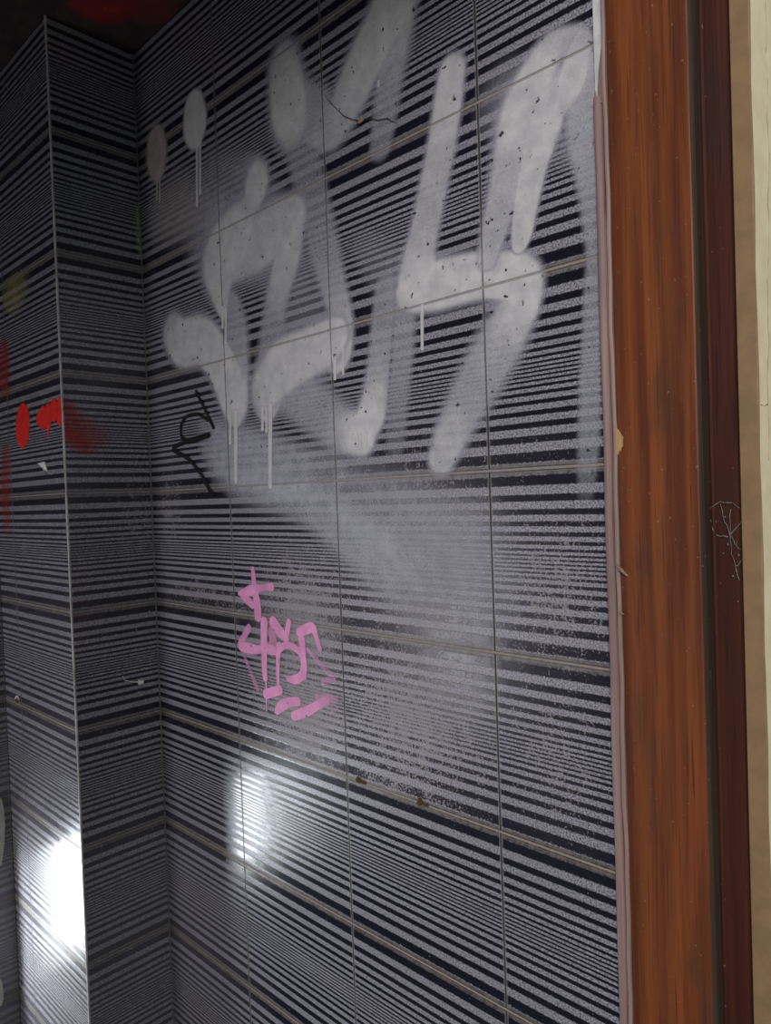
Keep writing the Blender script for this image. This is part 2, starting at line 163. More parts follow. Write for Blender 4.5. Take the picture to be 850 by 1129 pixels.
# ------------------------------------------------------------------ materials
def mat_tile():
    g = G('striped_tile')
    uv = g.n('ShaderNodeUVMap', uv_map='UVMap').outputs[0]
    sx = g.n('ShaderNodeSeparateXYZ'); g.put(sx.inputs[0], uv)
    u, v = sx.outputs[0], sx.outputs[1]
    P = g.obj()
    n_fine = g.noise(P, 520, 2, .65)                  # grain of the printed glaze
    n_edge = g.noise(g.mapping(P, (260, 260, 520)), 1, 2, .6)
    n_mid = g.noise(P, 140, 4, .65)
    n_big = g.noise(P, 7, 4, .6)
    du = g.M('ABSOLUTE', g.M('SUBTRACT', g.M('FRACT', u), .5))
    d = g.M('ABSOLUTE', g.M('SUBTRACT', g.M('FRACT', v), .5))
    fc = g.n('ShaderNodeFloatCurve'); cv = fc.mapping.curves[0]
    pts = [(0, 0), (.044, .1), (.09, .2), (.146, .3), (.22, .4), (.312, .5), (.42, .6), (.544, .7), (.69, .8), (.865, .9), (1, .945)]
    while len(cv.points) < len(pts): cv.points.new(.5, .5)
    for p, q in zip(cv.points, pts): p.location = q; p.handle_type = 'VECTOR'
    fc.mapping.update()
    g.put(fc.inputs['Value'], g.M('MULTIPLY', d, 2))
    k = g.M('MULTIPLY', fc.outputs[0], 10)
    s = g.M('ABSOLUTE', g.M('SUBTRACT', g.M('FRACT', g.M('ADD', k, .5)), .5))     # 0 in the middle of a dark stripe
    duty = g.lerp(g.M('MULTIPLY', d, 2), .225, .235)
    s2 = g.M('ADD', s, g.M('MULTIPLY', g.M('SUBTRACT', n_edge, .5), .16))
    light = g.smooth(s2, g.M('SUBTRACT', duty, .035), g.M('ADD', duty, .035))      # 1 on the grey stripes
    upper = g.M('GREATER_THAN', g.M('FRACT', v), .5)
    band = g.smooth(g.M('ADD', d, g.M('MULTIPLY', g.M('SUBTRACT', n_mid, .5), .012)), g.lerp(upper, .470, .463), g.lerp(upper, .476, .470))   # worn rim along the joint
    rimline = g.smooth(g.M('ABSOLUTE', g.M('SUBTRACT', d, .4835)), .003, .001)
    groove = g.M('MULTIPLY', g.smooth(d, .486, .488), g.smooth(d, .4925, .4905))
    grout_h = g.smooth(d, .4925, .4950)
    grout_v = g.smooth(du, .4945, .4965)
    lip_v = g.M('MULTIPLY', g.smooth(du, .4885, .492), g.M('SUBTRACT', 1, grout_v))
    grain = g.smooth(n_fine, .36, .62)
    grey = g.mix(grain, (.055, .053, .070), (.295, .288, .325))
    grey = g.mix(g.M('MULTIPLY', g.smooth(n_big, .45, .75), .25), grey, (.17, .165, .16))
    dark = g.mix(g.smooth(n_fine, .66, .74), (.0075, .0075, .014), (.05, .05, .06))
    col = g.mix(light, dark, grey)
    rim = g.mix(g.M('MULTIPLY', g.smooth(n_mid, .35, .6), .8), (.026, .022, .022), (.125, .108, .094))
    sz = g.n('ShaderNodeSeparateXYZ'); g.put(sz.inputs[0], P)
    low = g.lerp(g.smooth(sz.outputs[2], .12, -.45), .75, .95)         # the ledges lower down hold more dirt
    col = g.mix(g.M('MULTIPLY', band, low), col, rim)
    col = g.mix(g.M('MULTIPLY', g.M('MULTIPLY', rimline, band), .35), col, (.20, .175, .15))
    # chalky dust and painted reflection speckles, broken up by fine noise
    dust_glints = g.attr('dust_glints')
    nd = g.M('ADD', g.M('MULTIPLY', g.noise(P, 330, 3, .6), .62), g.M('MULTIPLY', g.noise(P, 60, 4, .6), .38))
    thr = g.lerp(dust_glints, .66, .36)
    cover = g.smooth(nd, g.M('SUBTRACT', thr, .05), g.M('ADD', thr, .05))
    cover = g.M('MULTIPLY', g.M('MULTIPLY', cover, g.smooth(dust_glints, .02, .2)), .80)
    film = g.M('MAXIMUM', g.M('MULTIPLY', dust_glints, .22), g.attr('glare_dust'))  # painted glare lifts the tile colour along with thin dust
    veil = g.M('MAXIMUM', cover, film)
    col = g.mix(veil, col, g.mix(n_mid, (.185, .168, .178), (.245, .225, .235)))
    # scattered specks of dirt and limescale over everything
    speck = g.smooth(g.noise(P, 210, 1, .5), .755, .78)
    col = g.mix(g.M('MULTIPLY', speck, .7), col, (.33, .32, .31))
    col = g.mix(g.M('MULTIPLY', lip_v, .55), col, (.20, .19, .18))
    col = g.mix(g.M('MULTIPLY', groove, .6), col, (.02, .017, .016))
    col = g.mix(grout_v, col, (.022, .020, .020))
    col = g.mix(grout_h, col, g.mix(n_mid, (.11, .095, .08), (.30, .265, .22)))
    joint = g.M('MAXIMUM', grout_h, grout_v)
    rough = g.lerp(light, .17, .28)
    rough = g.lerp(g.M('MAXIMUM', cover, g.M('MULTIPLY', film, .25)), rough, .75)
    rough = g.lerp(joint, rough, .8)
    h = g.M('ADD', g.M('MULTIPLY', light, .22), g.M('MULTIPLY', g.M('MULTIPLY', grain, light), .07))
    h = g.M('SUBTRACT', h, g.M('MULTIPLY', joint, .8))
    h = g.M('ADD', h, g.M('MULTIPLY', veil, .08))
    nb = g.bump(h, .0008, .8)
    nb = g.bump(g.noise(P, 22, 2, .5), .004, .10, nb)
    return g.bsdf(col, rough, nb, .5)

def mat_paint(name, col, col2, rough=.5, ragged=.5, chips=0., strength=1., joints=False, thin=None):
    """a film of spray paint; its thickness comes from the attribute paint"""
    g = G(name); P = g.obj(); d = g.attr('paint')
    n = g.noise(P, 700, 2, .6); m = g.noise(P, 45, 3, .6)
    e = g.M('MULTIPLY', g.M('MULTIPLY', d, g.M('SUBTRACT', 1, d)), 4)
    a = g.M('ADD', d, g.M('MULTIPLY', g.M('MULTIPLY', g.M('SUBTRACT', n, .5), e), ragged))
    a = g.M('MULTIPLY', a, g.lerp(m, .76, 1.10), clamp=True)
    a = g.M('MULTIPLY', a, strength, clamp=True)
    if joints:          # the recessed joints take little paint
        sx = g.n('ShaderNodeSeparateXYZ'); g.put(sx.inputs[0], P)
        jh = g.M('ABSOLUTE', g.M('SUBTRACT', g.M('FRACT', g.M('DIVIDE', sx.outputs[2], TH)), .5))
        jv = g.M('ABSOLUTE', g.M('SUBTRACT', g.M('FRACT', g.M('DIVIDE', sx.outputs[0], TW)), .5))
        j = g.M('MAXIMUM', g.smooth(jh, .4905, .4945), g.smooth(jv, .4935, .4955))
        a = g.M('MULTIPLY', a, g.M('SUBTRACT', 1, g.M('MULTIPLY', j, .7)))
    if chips > 0:
        c = g.smooth(g.noise(P, 95, 3, .55), .715 - chips * .055, .735 - chips * .055)
        a = g.M('MULTIPLY', a, g.M('SUBTRACT', 1, g.M('MULTIPLY', c, .92)), clamp=True)
    col_ = g.mix(g.smooth(m, .3, .7), col, col2)
    if thin: col_ = g.mix(g.smooth(d, .45, .95), thin, col_)
    return g.bsdf(col_, rough, g.bump(a, .0002, .15), .4, alpha=a)

def mat_wood(name, c1, c2, c3, rough=.38, dirt=.3, dirt_col=(.05, .038, .030), spec=.4):
    g = G(name); P = g.obj()
    warp = g.noise(g.mapping(P, (9, 9, 1.2)), 1, 2, .5, 1)
    Q = g.n('ShaderNodeVectorMath', operation='ADD'); g.put(Q.inputs[0], g.mapping(P, (70, 70, 2.2))); g.put(Q.inputs[1], warp)
    a = g.noise(Q.outputs[0], 1, 5, .6)
    b = g.noise(g.mapping(P, (520, 520, 9)), 1, 3, .6)
    c = g.noise(g.mapping(P, (26, 26, 7)), 1, 4, .6)
    col = g.mix(g.smooth(a, .32, .68), c1, c2)
    col = g.mix(g.M('MULTIPLY', g.smooth(b, .54, .72), .75), col, c3)
    col = g.mix(g.M('MULTIPLY', g.smooth(c, .50, .72), dirt), col, dirt_col)
    sp = g.smooth(g.noise(P, 260, 1, .5), .75, .78)
    col = g.mix(g.M('MULTIPLY', sp, .35), col, (.25, .2, .16))
    r = g.lerp(b, rough, rough + .22)
    return g.bsdf(col, r, g.bump(g.M('ADD', b, g.M('MULTIPLY', a, .5)), .0006, .5), spec)

def mat_plain(name, c1, c2, scale=60, rough=.7, bump=.3, spec=.3):
    g = G(name); P = g.obj(); n = g.noise(P, scale, 4, .6)
    return g.bsdf(g.mix(g.smooth(n, .35, .65), c1, c2), rough, g.bump(n, .001, bump), spec)

TILE = mat_tile()
WHITE = mat_paint('white_spray_paint', (.44, .44, .44), (.51, .505, .50), .5, .8, 1., .96, True, (.36, .365, .41))
DRIP = mat_paint('white_drip_paint', (.50, .49, .485), (.53, .52, .51), .45, .3)
HAZE = mat_paint('white_overspray', (.35, .355, .41), (.41, .415, .46), .6, 1.2, .7, 1., True)
TAN = mat_paint('grey_tan_spray_paint', (.36, .33, .30), (.42, .39, .36), .55, .5)
PINK = mat_paint('pink_spray_paint', (.62, .24, .44), (.70, .28, .50), .5, .5, .9)
BLACK = mat_paint('black_marker_paint', (.006, .006, .008), (.009, .009, .011), .35, .3)
RED = mat_paint('red_spray_paint', (.72, .020, .015), (.80, .028, .020), .4, .4)
REDH = mat_paint('red_overspray', (.30, .012, .014), (.36, .016, .016), .6, 1.4)
GREEN = mat_paint('green_overspray', (.30, .38, .10), (.36, .42, .14), .6, 1.2)
YELL = mat_paint('yellow_overspray', (.42, .40, .10), (.5, .45, .14), .6, 1.2)
WOOD = mat_wood('varnished_red_wood', (.078, .019, .006), (.172, .048, .012), (.036, .010, .005), .42, .6, (.045, .024, .015), .22)
WOODD = mat_wood('dark_stained_wood', (.036, .010, .007), (.060, .017, .010), (.014, .006, .005), .5, .6, (.022, .016, .012), .15)
BEAD = mat_wood('greyed_pink_wood', (.155, .096, .085), (.255, .168, .150), (.085, .050, .043), .5, .35, (.10, .075, .06))
LIP = mat_wood('pale_worn_wood', (.19, .125, .105), (.30, .20, .17), (.11, .07, .06), .5, .35, (.10, .075, .06))
TANW = mat_plain('tan_painted_edge', (.165, .105, .050), (.205, .128, .060), 40, .6, .2)
EDGE = mat_wood('dusty_board_edge', (.030, .019, .012), (.050, .033, .022), (.018, .011, .008), .7, .4, (.04, .034, .028), .15)
GROUT = mat_plain('grey_grout', (.10, .095, .09), (.16, .15, .14), 120, .8, .2)
RAW = mat_wood('raw_splintered_wood', (.27, .165, .072), (.36, .225, .105), (.17, .09, .04), .7, .1)
SPLI = mat_wood('grey_splinter_wood', (.20, .13, .09), (.27, .18, .12), (.12, .07, .05), .7, .1)
PLAST = mat_plain('cream_plaster', (.62, .50, .31), (.69, .57, .37), 34, .75, .5)
CRACK = mat_plain('dark_crack', (.17, .135, .085), (.26, .21, .13), 90, .9, .1)
CRACKD = mat_plain('dark_tile_crack', (.012, .010, .010), (.02, .017, .016), 90, .9, .1)
CEIL = mat_plain('dark_ceiling', (.018, .014, .013), (.035, .026, .024), 25, .9, .5)  # even, nearly black base colour
FLOOR = mat_plain('dusty_concrete', (.20, .19, .18), (.28, .27, .25), 12, .85, .5)
PLAIN = mat_plain('grimy_render', (.16, .155, .15), (.22, .215, .21), 9, .9, .4)
PALE = mat_plain('pale_plaster', (.36, .35, .29), (.46, .45, .38), 50, .8, .4)
CHALK = mat_plain('white_plug', (.55, .54, .52), (.68, .67, .65), 120, .6, .3)
RUST = mat_plain('rusty_hole', (.030, .014, .008), (.075, .032, .015), 300, .9, .5)
BLUEW = mat_plain('pale_blue_paint', (.40, .43, .42), (.50, .52, .50), 60, .5, .2)
WEB = mat_plain('dusty_web', (.10, .085, .07), (.16, .14, .12), 400, .9, .1)
TRIM = mat_plain('grey_tile_edging', (.30, .275, .265), (.44, .40, .38), 90, .4, .2)

# ------------------------------------------------------------------ tiled walls
def dust_glints_main(a, z):
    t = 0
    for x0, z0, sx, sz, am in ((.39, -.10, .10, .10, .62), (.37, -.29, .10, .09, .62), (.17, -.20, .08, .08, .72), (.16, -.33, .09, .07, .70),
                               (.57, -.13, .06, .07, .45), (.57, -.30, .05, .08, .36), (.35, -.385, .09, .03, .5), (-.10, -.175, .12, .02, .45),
                               (.30, -.04, .10, .03, .35), (-.19, -.03, .04, .05, .40), (.45, .02, .15, .02, .25), (.02, -.185, .1, .02, .4)):  # the inner-corner entry paints speckled reflections as pale specks
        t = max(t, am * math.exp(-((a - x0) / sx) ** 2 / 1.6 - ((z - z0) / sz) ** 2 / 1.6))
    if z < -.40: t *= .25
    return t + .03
def dust_left(a, z): return .06
def dust_side(a, z):
    return .05 + .30 * math.exp(-((a + .03) / .04) ** 2 - ((z + .03) / .07) ** 2)

def ramp(v, a, b): t = min(1, max(0, (v - a) / (b - a))); return t * t * (3 - 2 * t)
# lens glare painted as a pale film low in the corner, plus mid-wall dust
def glare_dust_main(a, z): return .20 * ramp(-z, .40, .75) * ramp(-a, -.12, .15) + .34 * math.exp(-((a - .15) / .105) ** 6 - ((z + .27) / .13) ** 6) + .05 * math.exp(-((a - .40) / .13) ** 4 - ((z + .2) / .2) ** 4)
def glare_left(a, z): return .10 * ramp(-z, -.1, .3) + .30 * ramp(-z, .3, .75)
def glare_side(a, z): return .04 + .22 * ramp(-z, .35, .8)
def glare_far(a, z): return .10 + .45 * ramp(-z, .3, .7)

def tiled(name, axis, at, lo, hi, flip, uorg, dust_glints, glare_dust, holes=None, step=.0125):
    """a wall of tiles: axis 'x' spans x at y=at, axis 'y' spans y at x=at"""
    na = max(2, int((hi - lo) / step)); nz = int((ZC - ZF) / step)
    A = np.linspace(lo, hi, na + 1); Z = np.linspace(ZF, ZC, nz + 1)
    if holes:
        A = np.unique(np.concatenate([A, [holes[0], holes[1]]])); Z = np.unique(np.concatenate([Z, [holes[2], holes[3]]]))
    na, nz = len(A) - 1, len(Z) - 1
    verts, faces = [], []
    for z in Z:
        for a in A: verts.append((a, at, z) if axis == 'x' else (at, a, z))
    for j in range(nz):
        for i in range(na):
            if holes and holes[0] <= (A[i] + A[i + 1]) / 2 <= holes[1] and holes[2] <= (Z[j] + Z[j + 1]) / 2 <= holes[3]: continue
            q = [j * (na + 1) + i, j * (na + 1) + i + 1, (j + 1) * (na + 1) + i + 1, (j + 1) * (na + 1) + i]
            faces.append(q[::-1] if flip else q)
    me = bpy.data.meshes.new(name); me.from_pydata(verts, [], faces)
    uvl = me.uv_layers.new(name='UVMap')
    co = np.array(verts); a = co[:, 0] if axis == 'x' else co[:, 1]
    uvs = np.stack([(a - uorg) / TW, co[:, 2] / TH], 1)
    idx = np.empty(len(me.loops), dtype=np.int32); me.loops.foreach_get('vertex_index', idx)
    uvl.data.foreach_set('uv', uvs[idx].astype(np.float32).ravel())
    at_ = me.attributes.new('dust_glints', 'FLOAT', 'POINT')
    at_.data.foreach_set('value', np.array([dust_glints(p, q) for p, q in zip(a, co[:, 2])], dtype=np.float32))
    sc_ = me.attributes.new('glare_dust', 'FLOAT', 'POINT')
    sc_.data.foreach_set('value', np.array([glare_dust(p, q) for p, q in zip(a, co[:, 2])], dtype=np.float32))
    me.update()
    return tag(link(name, me, TILE), kind='structure')

HOLE = HOLE_DEF = (-.60, -.203, -.985, -.725)      # low broken window in the far wall: y0, y1, z0, z1
wall_main = tiled('wall_right', 'x', 0, XR, X4, False, 0, dust_glints_main, glare_dust_main)
tag(wall_main, 'tall wall of black and grey striped tiles covered in white graffiti', 'wall')
duct_side = tiled('wall_duct_side', 'y', XR, YL, 0, False, YL, dust_side, glare_side, step=.01)
tag(duct_side, 'narrow striped tile side of the boxed corner column, facing the doorway', 'wall')
duct_front = tiled('wall_duct_front', 'x', YL, XF, XR, False, XR, dust_left, glare_left)
tag(duct_front, 'striped tile front of the boxed corner column with red paint blots', 'wall')
far_wall = tiled('wall_far', 'y', XF, -1.0, YL, False, YL, lambda a, z: .06, glare_far, HOLE)
tag(far_wall, 'far striped tile wall meeting the corner column at a sliver', 'wall')
opp = tiled('wall_left', 'x', -1.0, XF, .64, True, 0, lambda a, z: .3, lambda a, z: .1, (-.54, -.26, -.70, -.06), step=.05)
tag(opp, 'tiled wall opposite the graffiti wall', 'wall')

def boxobj(name, dims, mat, label=None, cat=None, kind='structure', parent=None):
    bm = bmesh.new(); box(bm, *dims)
    return tag(bm_obj(name, bm, mat, parent), label, cat, None, kind)

boxobj('ceiling', (XF, .775, -1.0, 0, ZC, ZC + .08), CEIL, 'dark ceiling with red spray above the tiled corner', 'ceiling')
boxobj('floor', (-.9, 4.5, -4.5, 1.5, ZF - .1, ZF), FLOOR, 'dusty concrete floor of the washroom', 'floor')
# the outer wall round the doorway, plastered cream
bm = bmesh.new()
box(bm, X4 + .014, .7615, .0095, .16, ZF, 1.3)
box(bm, .7615, .777, .0012, 1.4, ZF, 1.3)
box(bm, .655, .777, -3.2, -1.02, ZF, 1.3)
tag(bm_obj('wall_front', bm, PLAST), 'cream plastered outer wall beside the wooden door frame', 'wall', None, 'structure')
boxobj('wall_lintel', (.655, .777, -1.02, .0012, .58, 1.3), PLAST, 'plastered wall above the doorway', 'wall')
# plain masonry behind the far wall's opening: reveals of the hole
bm = bmesh.new()
y0, y1, z0, z1 = HOLE
for d_ in ((XF - .10, XF - .002, y0 - .02, y0, z0, z1), (XF - .10, XF - .002, y1, y1 + .02, z0, z1), (XF - .10, XF - .002, y0 - .02, y1 + .02, z0 - .02, z0), (XF - .10, XF - .002, y0 - .02, y1 + .02, z1, z1 + .02)):
    box(bm, *d_)
tag(bm_obj('window_1', bm, PALE), 'low window opening in the far tiled wall', 'window', None, 'structure')

bm = bmesh.new()  # unseen opening added to hold the side fill light
for d_ in ((-.56, -.54, -1.10, -1.002, -.70, -.06), (-.26, -.24, -1.10, -1.002, -.70, -.06), (-.56, -.24, -1.10, -1.002, -.72, -.70), (-.56, -.24, -1.10, -1.002, -.06, -.04)):
    box(bm, *d_)
tag(bm_obj('added_opening', bm, PALE), 'added narrow opening for fill light in the wall opposite the graffiti', 'window', None, 'structure')

# edging along the outer corner of the duct
bm = bmesh.new()
prism(bm, [(XR - .0025, YL - .0008), (XR - .0012, YL - .0016), (XR + .0008, YL - .0016), (XR + .0017, YL - .0008), (XR + .0017, YL + .001), (XR - .0025, YL + .001)],
      list(np.linspace(ZF, ZC, 60)), lambda i, z: (.0003 * math.sin(z * 37 + i), .0003 * math.sin(z * 53 + i)))
tag(bm_obj('trim_1', bm, TRIM), 'thin pale edging on the outer corner of the tiled column', 'trim', None, 'structure')
bm = bmesh.new(); box(bm, XR, XR + .0014, -.0014, 0, ZF, ZC)
tag(bm_obj('trim_2', bm, GROUT), 'thin grout line in the inner corner by the column', 'trim', None, 'structure')

# ------------------------------------------------------------------ paint films
def density(strokes, cell, lim=None):
    pts = [p for s in strokes for p in s[0]]
    m = max(p[2] for p in pts) * 1.8 + cell * 2
    a0, a1 = min(p[0] for p in pts) - m, max(p[0] for p in pts) + m
    b0, b1 = min(p[1] for p in pts) - m, max(p[1] for p in pts) + m
    if lim: a0, a1, b0, b1 = max(a0, lim[0]), min(a1, lim[1]), max(b0, lim[2]), min(b1, lim[3])
    na, nb = max(2, int(math.ceil((a1 - a0) / cell))), max(2, int(math.ceil((b1 - b0) / cell)))
    A, B = np.linspace(a0, a1, na + 1), np.linspace(b0, b1, nb + 1)
    D = np.zeros((nb + 1, na + 1))
    for P, soft in strokes:
        S = np.zeros_like(D)
        segs = list(zip(P, P[1:])) if len(P) > 1 else [(P[0], P[0])]
        # smooth the polyline a little
        if len(P) > 2:
            Q = []
            for i in range(len(P) - 1):
                p0, p1, p2, p3 = P[max(i - 1, 0)], P[i], P[i + 1], P[min(i + 2, len(P) - 1)]
                for t in (0, .25, .5, .75):
                    Q.append([.5 * (2 * p1[k] + (p2[k] - p0[k]) * t + (2 * p0[k] - 5 * p1[k] + 4 * p2[k] - p3[k]) * t * t + (3 * p1[k] - p0[k] - 3 * p2[k] + p3[k]) * t ** 3) for k in range(4)])
            Q.append(P[-1]); segs = list(zip(Q, Q[1:]))
        for p, q in segs:
            r = max(p[2], q[2], cell * .5) * (1 + soft * .7) + cell
            i0, i1 = np.searchsorted(A, (min(p[0], q[0]) - r, max(p[0], q[0]) + r)); j0, j1 = np.searchsorted(B, (min(p[1], q[1]) - r, max(p[1], q[1]) + r))
            if i1 <= i0 or j1 <= j0: continue
            X, Y = np.meshgrid(A[i0:i1], B[j0:j1])
            vx, vy = q[0] - p[0], q[1] - p[1]; L = vx * vx + vy * vy
            t = np.clip(((X - p[0]) * vx + (Y - p[1]) * vy) / L, 0, 1) if L > 1e-12 else np.zeros_like(X)
            dist = np.hypot(X - p[0] - t * vx, Y - p[1] - t * vy)
            w = p[2] + (q[2] - p[2]) * t; w = np.maximum(w, cell * .45); o = p[3] + (q[3] - p[3]) * t
            e = np.clip((1 + soft * .6 - dist / w) / (soft * 1.2 + 1e-6), 0, 1); e = e * e * (3 - 2 * e)
            S[j0:j1, i0:i1] = np.maximum(S[j0:j1, i0:i1], e * np.clip(o, 0, 1))
        D = 1 - (1 - D) * (1 - S) if soft > .6 else np.maximum(D, S) + .12 * np.minimum(D, S) * (1 - np.maximum(D, S))
    return A, B, np.clip(D, 0, 1)

def film(name, frame, strokes, mat, cell, lift, parent=None, lim=None):
    """frame: 'main', 'left', 'side', 'ceil', 'far'"""
    A, B, D = density(strokes, cell, lim)
    keep = (D[:-1, :-1] + D[1:, :-1] + D[:-1, 1:] + D[1:, 1:]) > .01
    used = np.zeros(D.shape, bool)
    used[:-1, :-1] |= keep; used[1:, :-1] |= keep; used[:-1, 1:] |= keep; used[1:, 1:] |= keep
    ids = np.full(D.shape, -1); ids[used] = np.arange(used.sum())
    jj, ii = np.nonzero(used); a, b = A[ii], B[jj]; c = np.zeros_like(a)
    co = {'main': (a, c - lift, b), 'left': (a, c + YL - lift, b), 'side': (c + XR + lift, a, b), 'ceil': (a, b, c + ZC - lift), 'far': (c + XF + lift, a, b)}[frame]
    j, i = np.nonzero(keep)
    F = np.stack([ids[j, i], ids[j, i + 1], ids[j + 1, i + 1], ids[j + 1, i]], 1)
    if frame == 'ceil': F = F[:, ::-1]
    me = bpy.data.meshes.new(name)
    me.from_pydata(np.stack(co, 1).tolist(), [], F.tolist())
    at_ = me.attributes.new('paint', 'FLOAT', 'POINT'); at_.data.foreach_set('value', D[used].astype(np.float32))
    me.update()
    return link(name, me, mat, parent)

LIM = (XR + .002, X4 - .001, ZF, ZC)
gr = empty('graffiti_tag', (.2, -.0012, 0))
tag(gr, 'huge white spray-painted graffiti lettering with drips across the upper striped tiles', 'graffiti')
def child(o, root):
    o.matrix_parent_inverse = root.matrix_basis.inverted(); return o
film_i = 0
child(film('overspray', 'main', T_HAZE, HAZE, .003, .0003, gr, LIM), gr)
for n_, idx in enumerate(((0, 1, 2, 3), (4, 5, 6, 7, 8), (9, 10, 11, 12), (13, 14, 15), (16, 17, 18, 19, 20))):
    child(film('letter', 'main', [T_WHITE[i] for i in idx], WHITE, .0016, .0005 + .0001 * n_, gr, LIM), gr)
for dr in T_WHITE_DRIPS:
    child(film('paint_drip', 'main', dr, DRIP, .0010, .0011, gr, LIM), gr)
tag(film('paint_blob', 'main', T_BLOBA, DRIP, .0012, .0006, None, LIM), 'white oval spray blob with two long drips, left of the white lettering', 'paint blob')
tag(film('paint_blob', 'main', T_BLOBB, TAN, .0012, .0006, None, LIM), 'dim grey oval spray blob nearest the inner tile corner', 'paint blob')
tag(film('paint_smudge', 'main', T_SMUDGE, TAN, .002, .0004, None, LIM), 'faint grey brown spray smudge below the dim oval blob', 'paint smudge')
tag(film('graffiti_tag', 'main', T_PINK, PINK, .0009, .0012, None, LIM), 'small pink scrawled graffiti tag with star on the lower striped tiles', 'graffiti')
tag(film('graffiti_tag', 'main', T_BLACK, BLACK, .0009, .0014, None, LIM), 'thin black curly marker squiggle left of the dripping white lettering', 'graffiti')
LL = (XF + .002, XR - .0026, ZF, ZC)
tag(film('paint_blot', 'left', T_REDL[:1], RED, .0012, .0008, None, LL), 'red oval paint blot on column front, away from the corner', 'paint blot')
tag(film('paint_blot', 'left', T_REDL[1:], RED, .0012, .0008, None, LL), 'red hooked paint blot on column front, touching the corner edge', 'paint blot')
tag(film('paint_smudge', 'left', T_REDLH, REDH, .002, .0004, None, LL), 'dark red spray haze at the far end of column front', 'paint smudge')
LS = (YL + .001, -.0015, ZF, ZC)
tag(film('paint_smudge', 'side', T_REDS, REDH, .002, .0005, None, LS), 'dark red spray haze on the column side next to the red blots', 'paint smudge')
tag(film('paint_smudge', 'side', T_GREENS, GREEN, .002, .0005, None, LS), 'yellow green spray streak on column side at the inner corner', 'paint smudge')
tag(film('paint_smudge', 'left', T_YELLOWL, YELL, .002, .0005, None, LL), 'faint yellow spray smudge on column front above the red blots', 'paint smudge')
tag(film('paint_smudge', 'ceil', T_REDC, REDH, .004, .0006, None, (XF + .01, .6, -.9, -.002)), 'dark red spray on the ceiling above the column', 'paint smudge')

# ------------------------------------------------------------------ damage on the tiles
def ribbon(name, pts3, half, nrm, mat, parent):
    """a jagged raised seam with a lens-shaped section"""
    bm = bmesh.new(); tube(bm, pts3, half, 5)
    o = bm_obj(name, bm, mat, parent); return o
ribbon('crack', [(x, -.0020, z) for x, z in T_CRACK], [.0002, .0005, .0004, .0006, .0005, .0006, .0005, .0006, .0006, .0004, .0002], None, CRACKD, wall_main)
def lump(name, c, r, mat, parent=None, seed=0, seg=3):
    bm = bmesh.new(); bmesh.ops.create_icosphere(bm, subdivisions=seg, radius=1)
    rnd = random.Random(seed); ph = [rnd.uniform(0, 6) for _ in range(6)]
    for v in bm.verts:
        p = v.co; k = 1 + .16 * math.sin(3 * p.x + ph[0]) + .14 * math.sin(4 * p.z + ph[1]) + .12 * math.sin(5 * p.y + ph[2]) + .1 * math.sin(9 * p.x + 7 * p.z + ph[3])
        v.co = Vector((c[0] + p.x * r[0] * k, c[1] + p.y * r[1] * k, c[2] + p.z * r[2] * k))
    return bm_obj(name, bm, mat, parent, True)
lump('chip', (T_CHIP[0], -.0028, T_CHIP[1]), (.006, .0012, .0025), SPLI, wall_main, 3)
for i, (x, z) in enumerate(T_HOLES):
    lump('nail_hole', (x, -.0003, z), (.0052, .0022, .0045), RUST, wall_main, 10 + i)
    lump('nail_hole', (x + .008, -.0003, z - .001), (.0055, .0012, .0020), RUST, wall_main, 20 + i)
(py, pz), (qy, qz), (ry, rz) = T_PLUG
pl = lump('wall_plug', (XR + .002, py, pz), (.004, .0055, .0042), CHALK, None, 5)
tag(pl, 'small white plug stuck in the column side tiles', 'wall plug')
bm = bmesh.new(); tube(bm, [(XR + .001, py, pz), (XR + .0014, (py + qy) / 2, (pz + qz) / 2 - .001), (XR + .0008, qy, qz), (XR + .0006, ry, rz)], [.0012, .0008, .0006, .0004], 6)
bm_obj('string', bm, CHALK, pl)
bm = bmesh.new()
sc = [(x, z) for x, z in T_SCRAP]
f0 = [bm.verts.new((x, YL - .0012 - .003 * (i in (0, 3)), z)) for i, (x, z) in enumerate(sc)]; f1 = [bm.verts.new((x, YL - .0002, z)) for x, z in sc]
bm.faces.new(f0); bm.faces.new(f1[::-1])
for i in range(4): bm.faces.new((f0[i], f1[i], f1[(i + 1) % 4], f0[(i + 1) % 4]))
tag(bm_obj('paper_scrap', bm, CHALK), 'tiny white scrap stuck on column front below the red blots', 'paper scrap')
lump('nail_hole', (T_LEFTHOLE[0], YL - .0003, T_LEFTHOLE[1]), (.010, .0016, .0085), PALE, duct_front, 31)
lump('nail_hole', (T_LEFTHOLE[0] + .002, YL - .0012, T_LEFTHOLE[1] - .001), (.0075, .0014, .006), RUST, duct_front, 32)
for i, poly in enumerate(T_FARPATCH):
    bm = bmesh.new()
    a_ = [bm.verts.new((XF + .003, y, z)) for y, z in poly]; b_ = [bm.verts.new((XF + .0002, y + (.0006 if y < -.18 else -.0006), z)) for y, z in poly]
    bm.faces.new(a_); bm.faces.new(b_[::-1])
    for k in range(len(poly)): bm.faces.new((a_[k], b_[k], b_[(k + 1) % len(poly)], a_[(k + 1) % len(poly)]))
    bm_obj('plaster_patch', bm, PALE, far_wall)

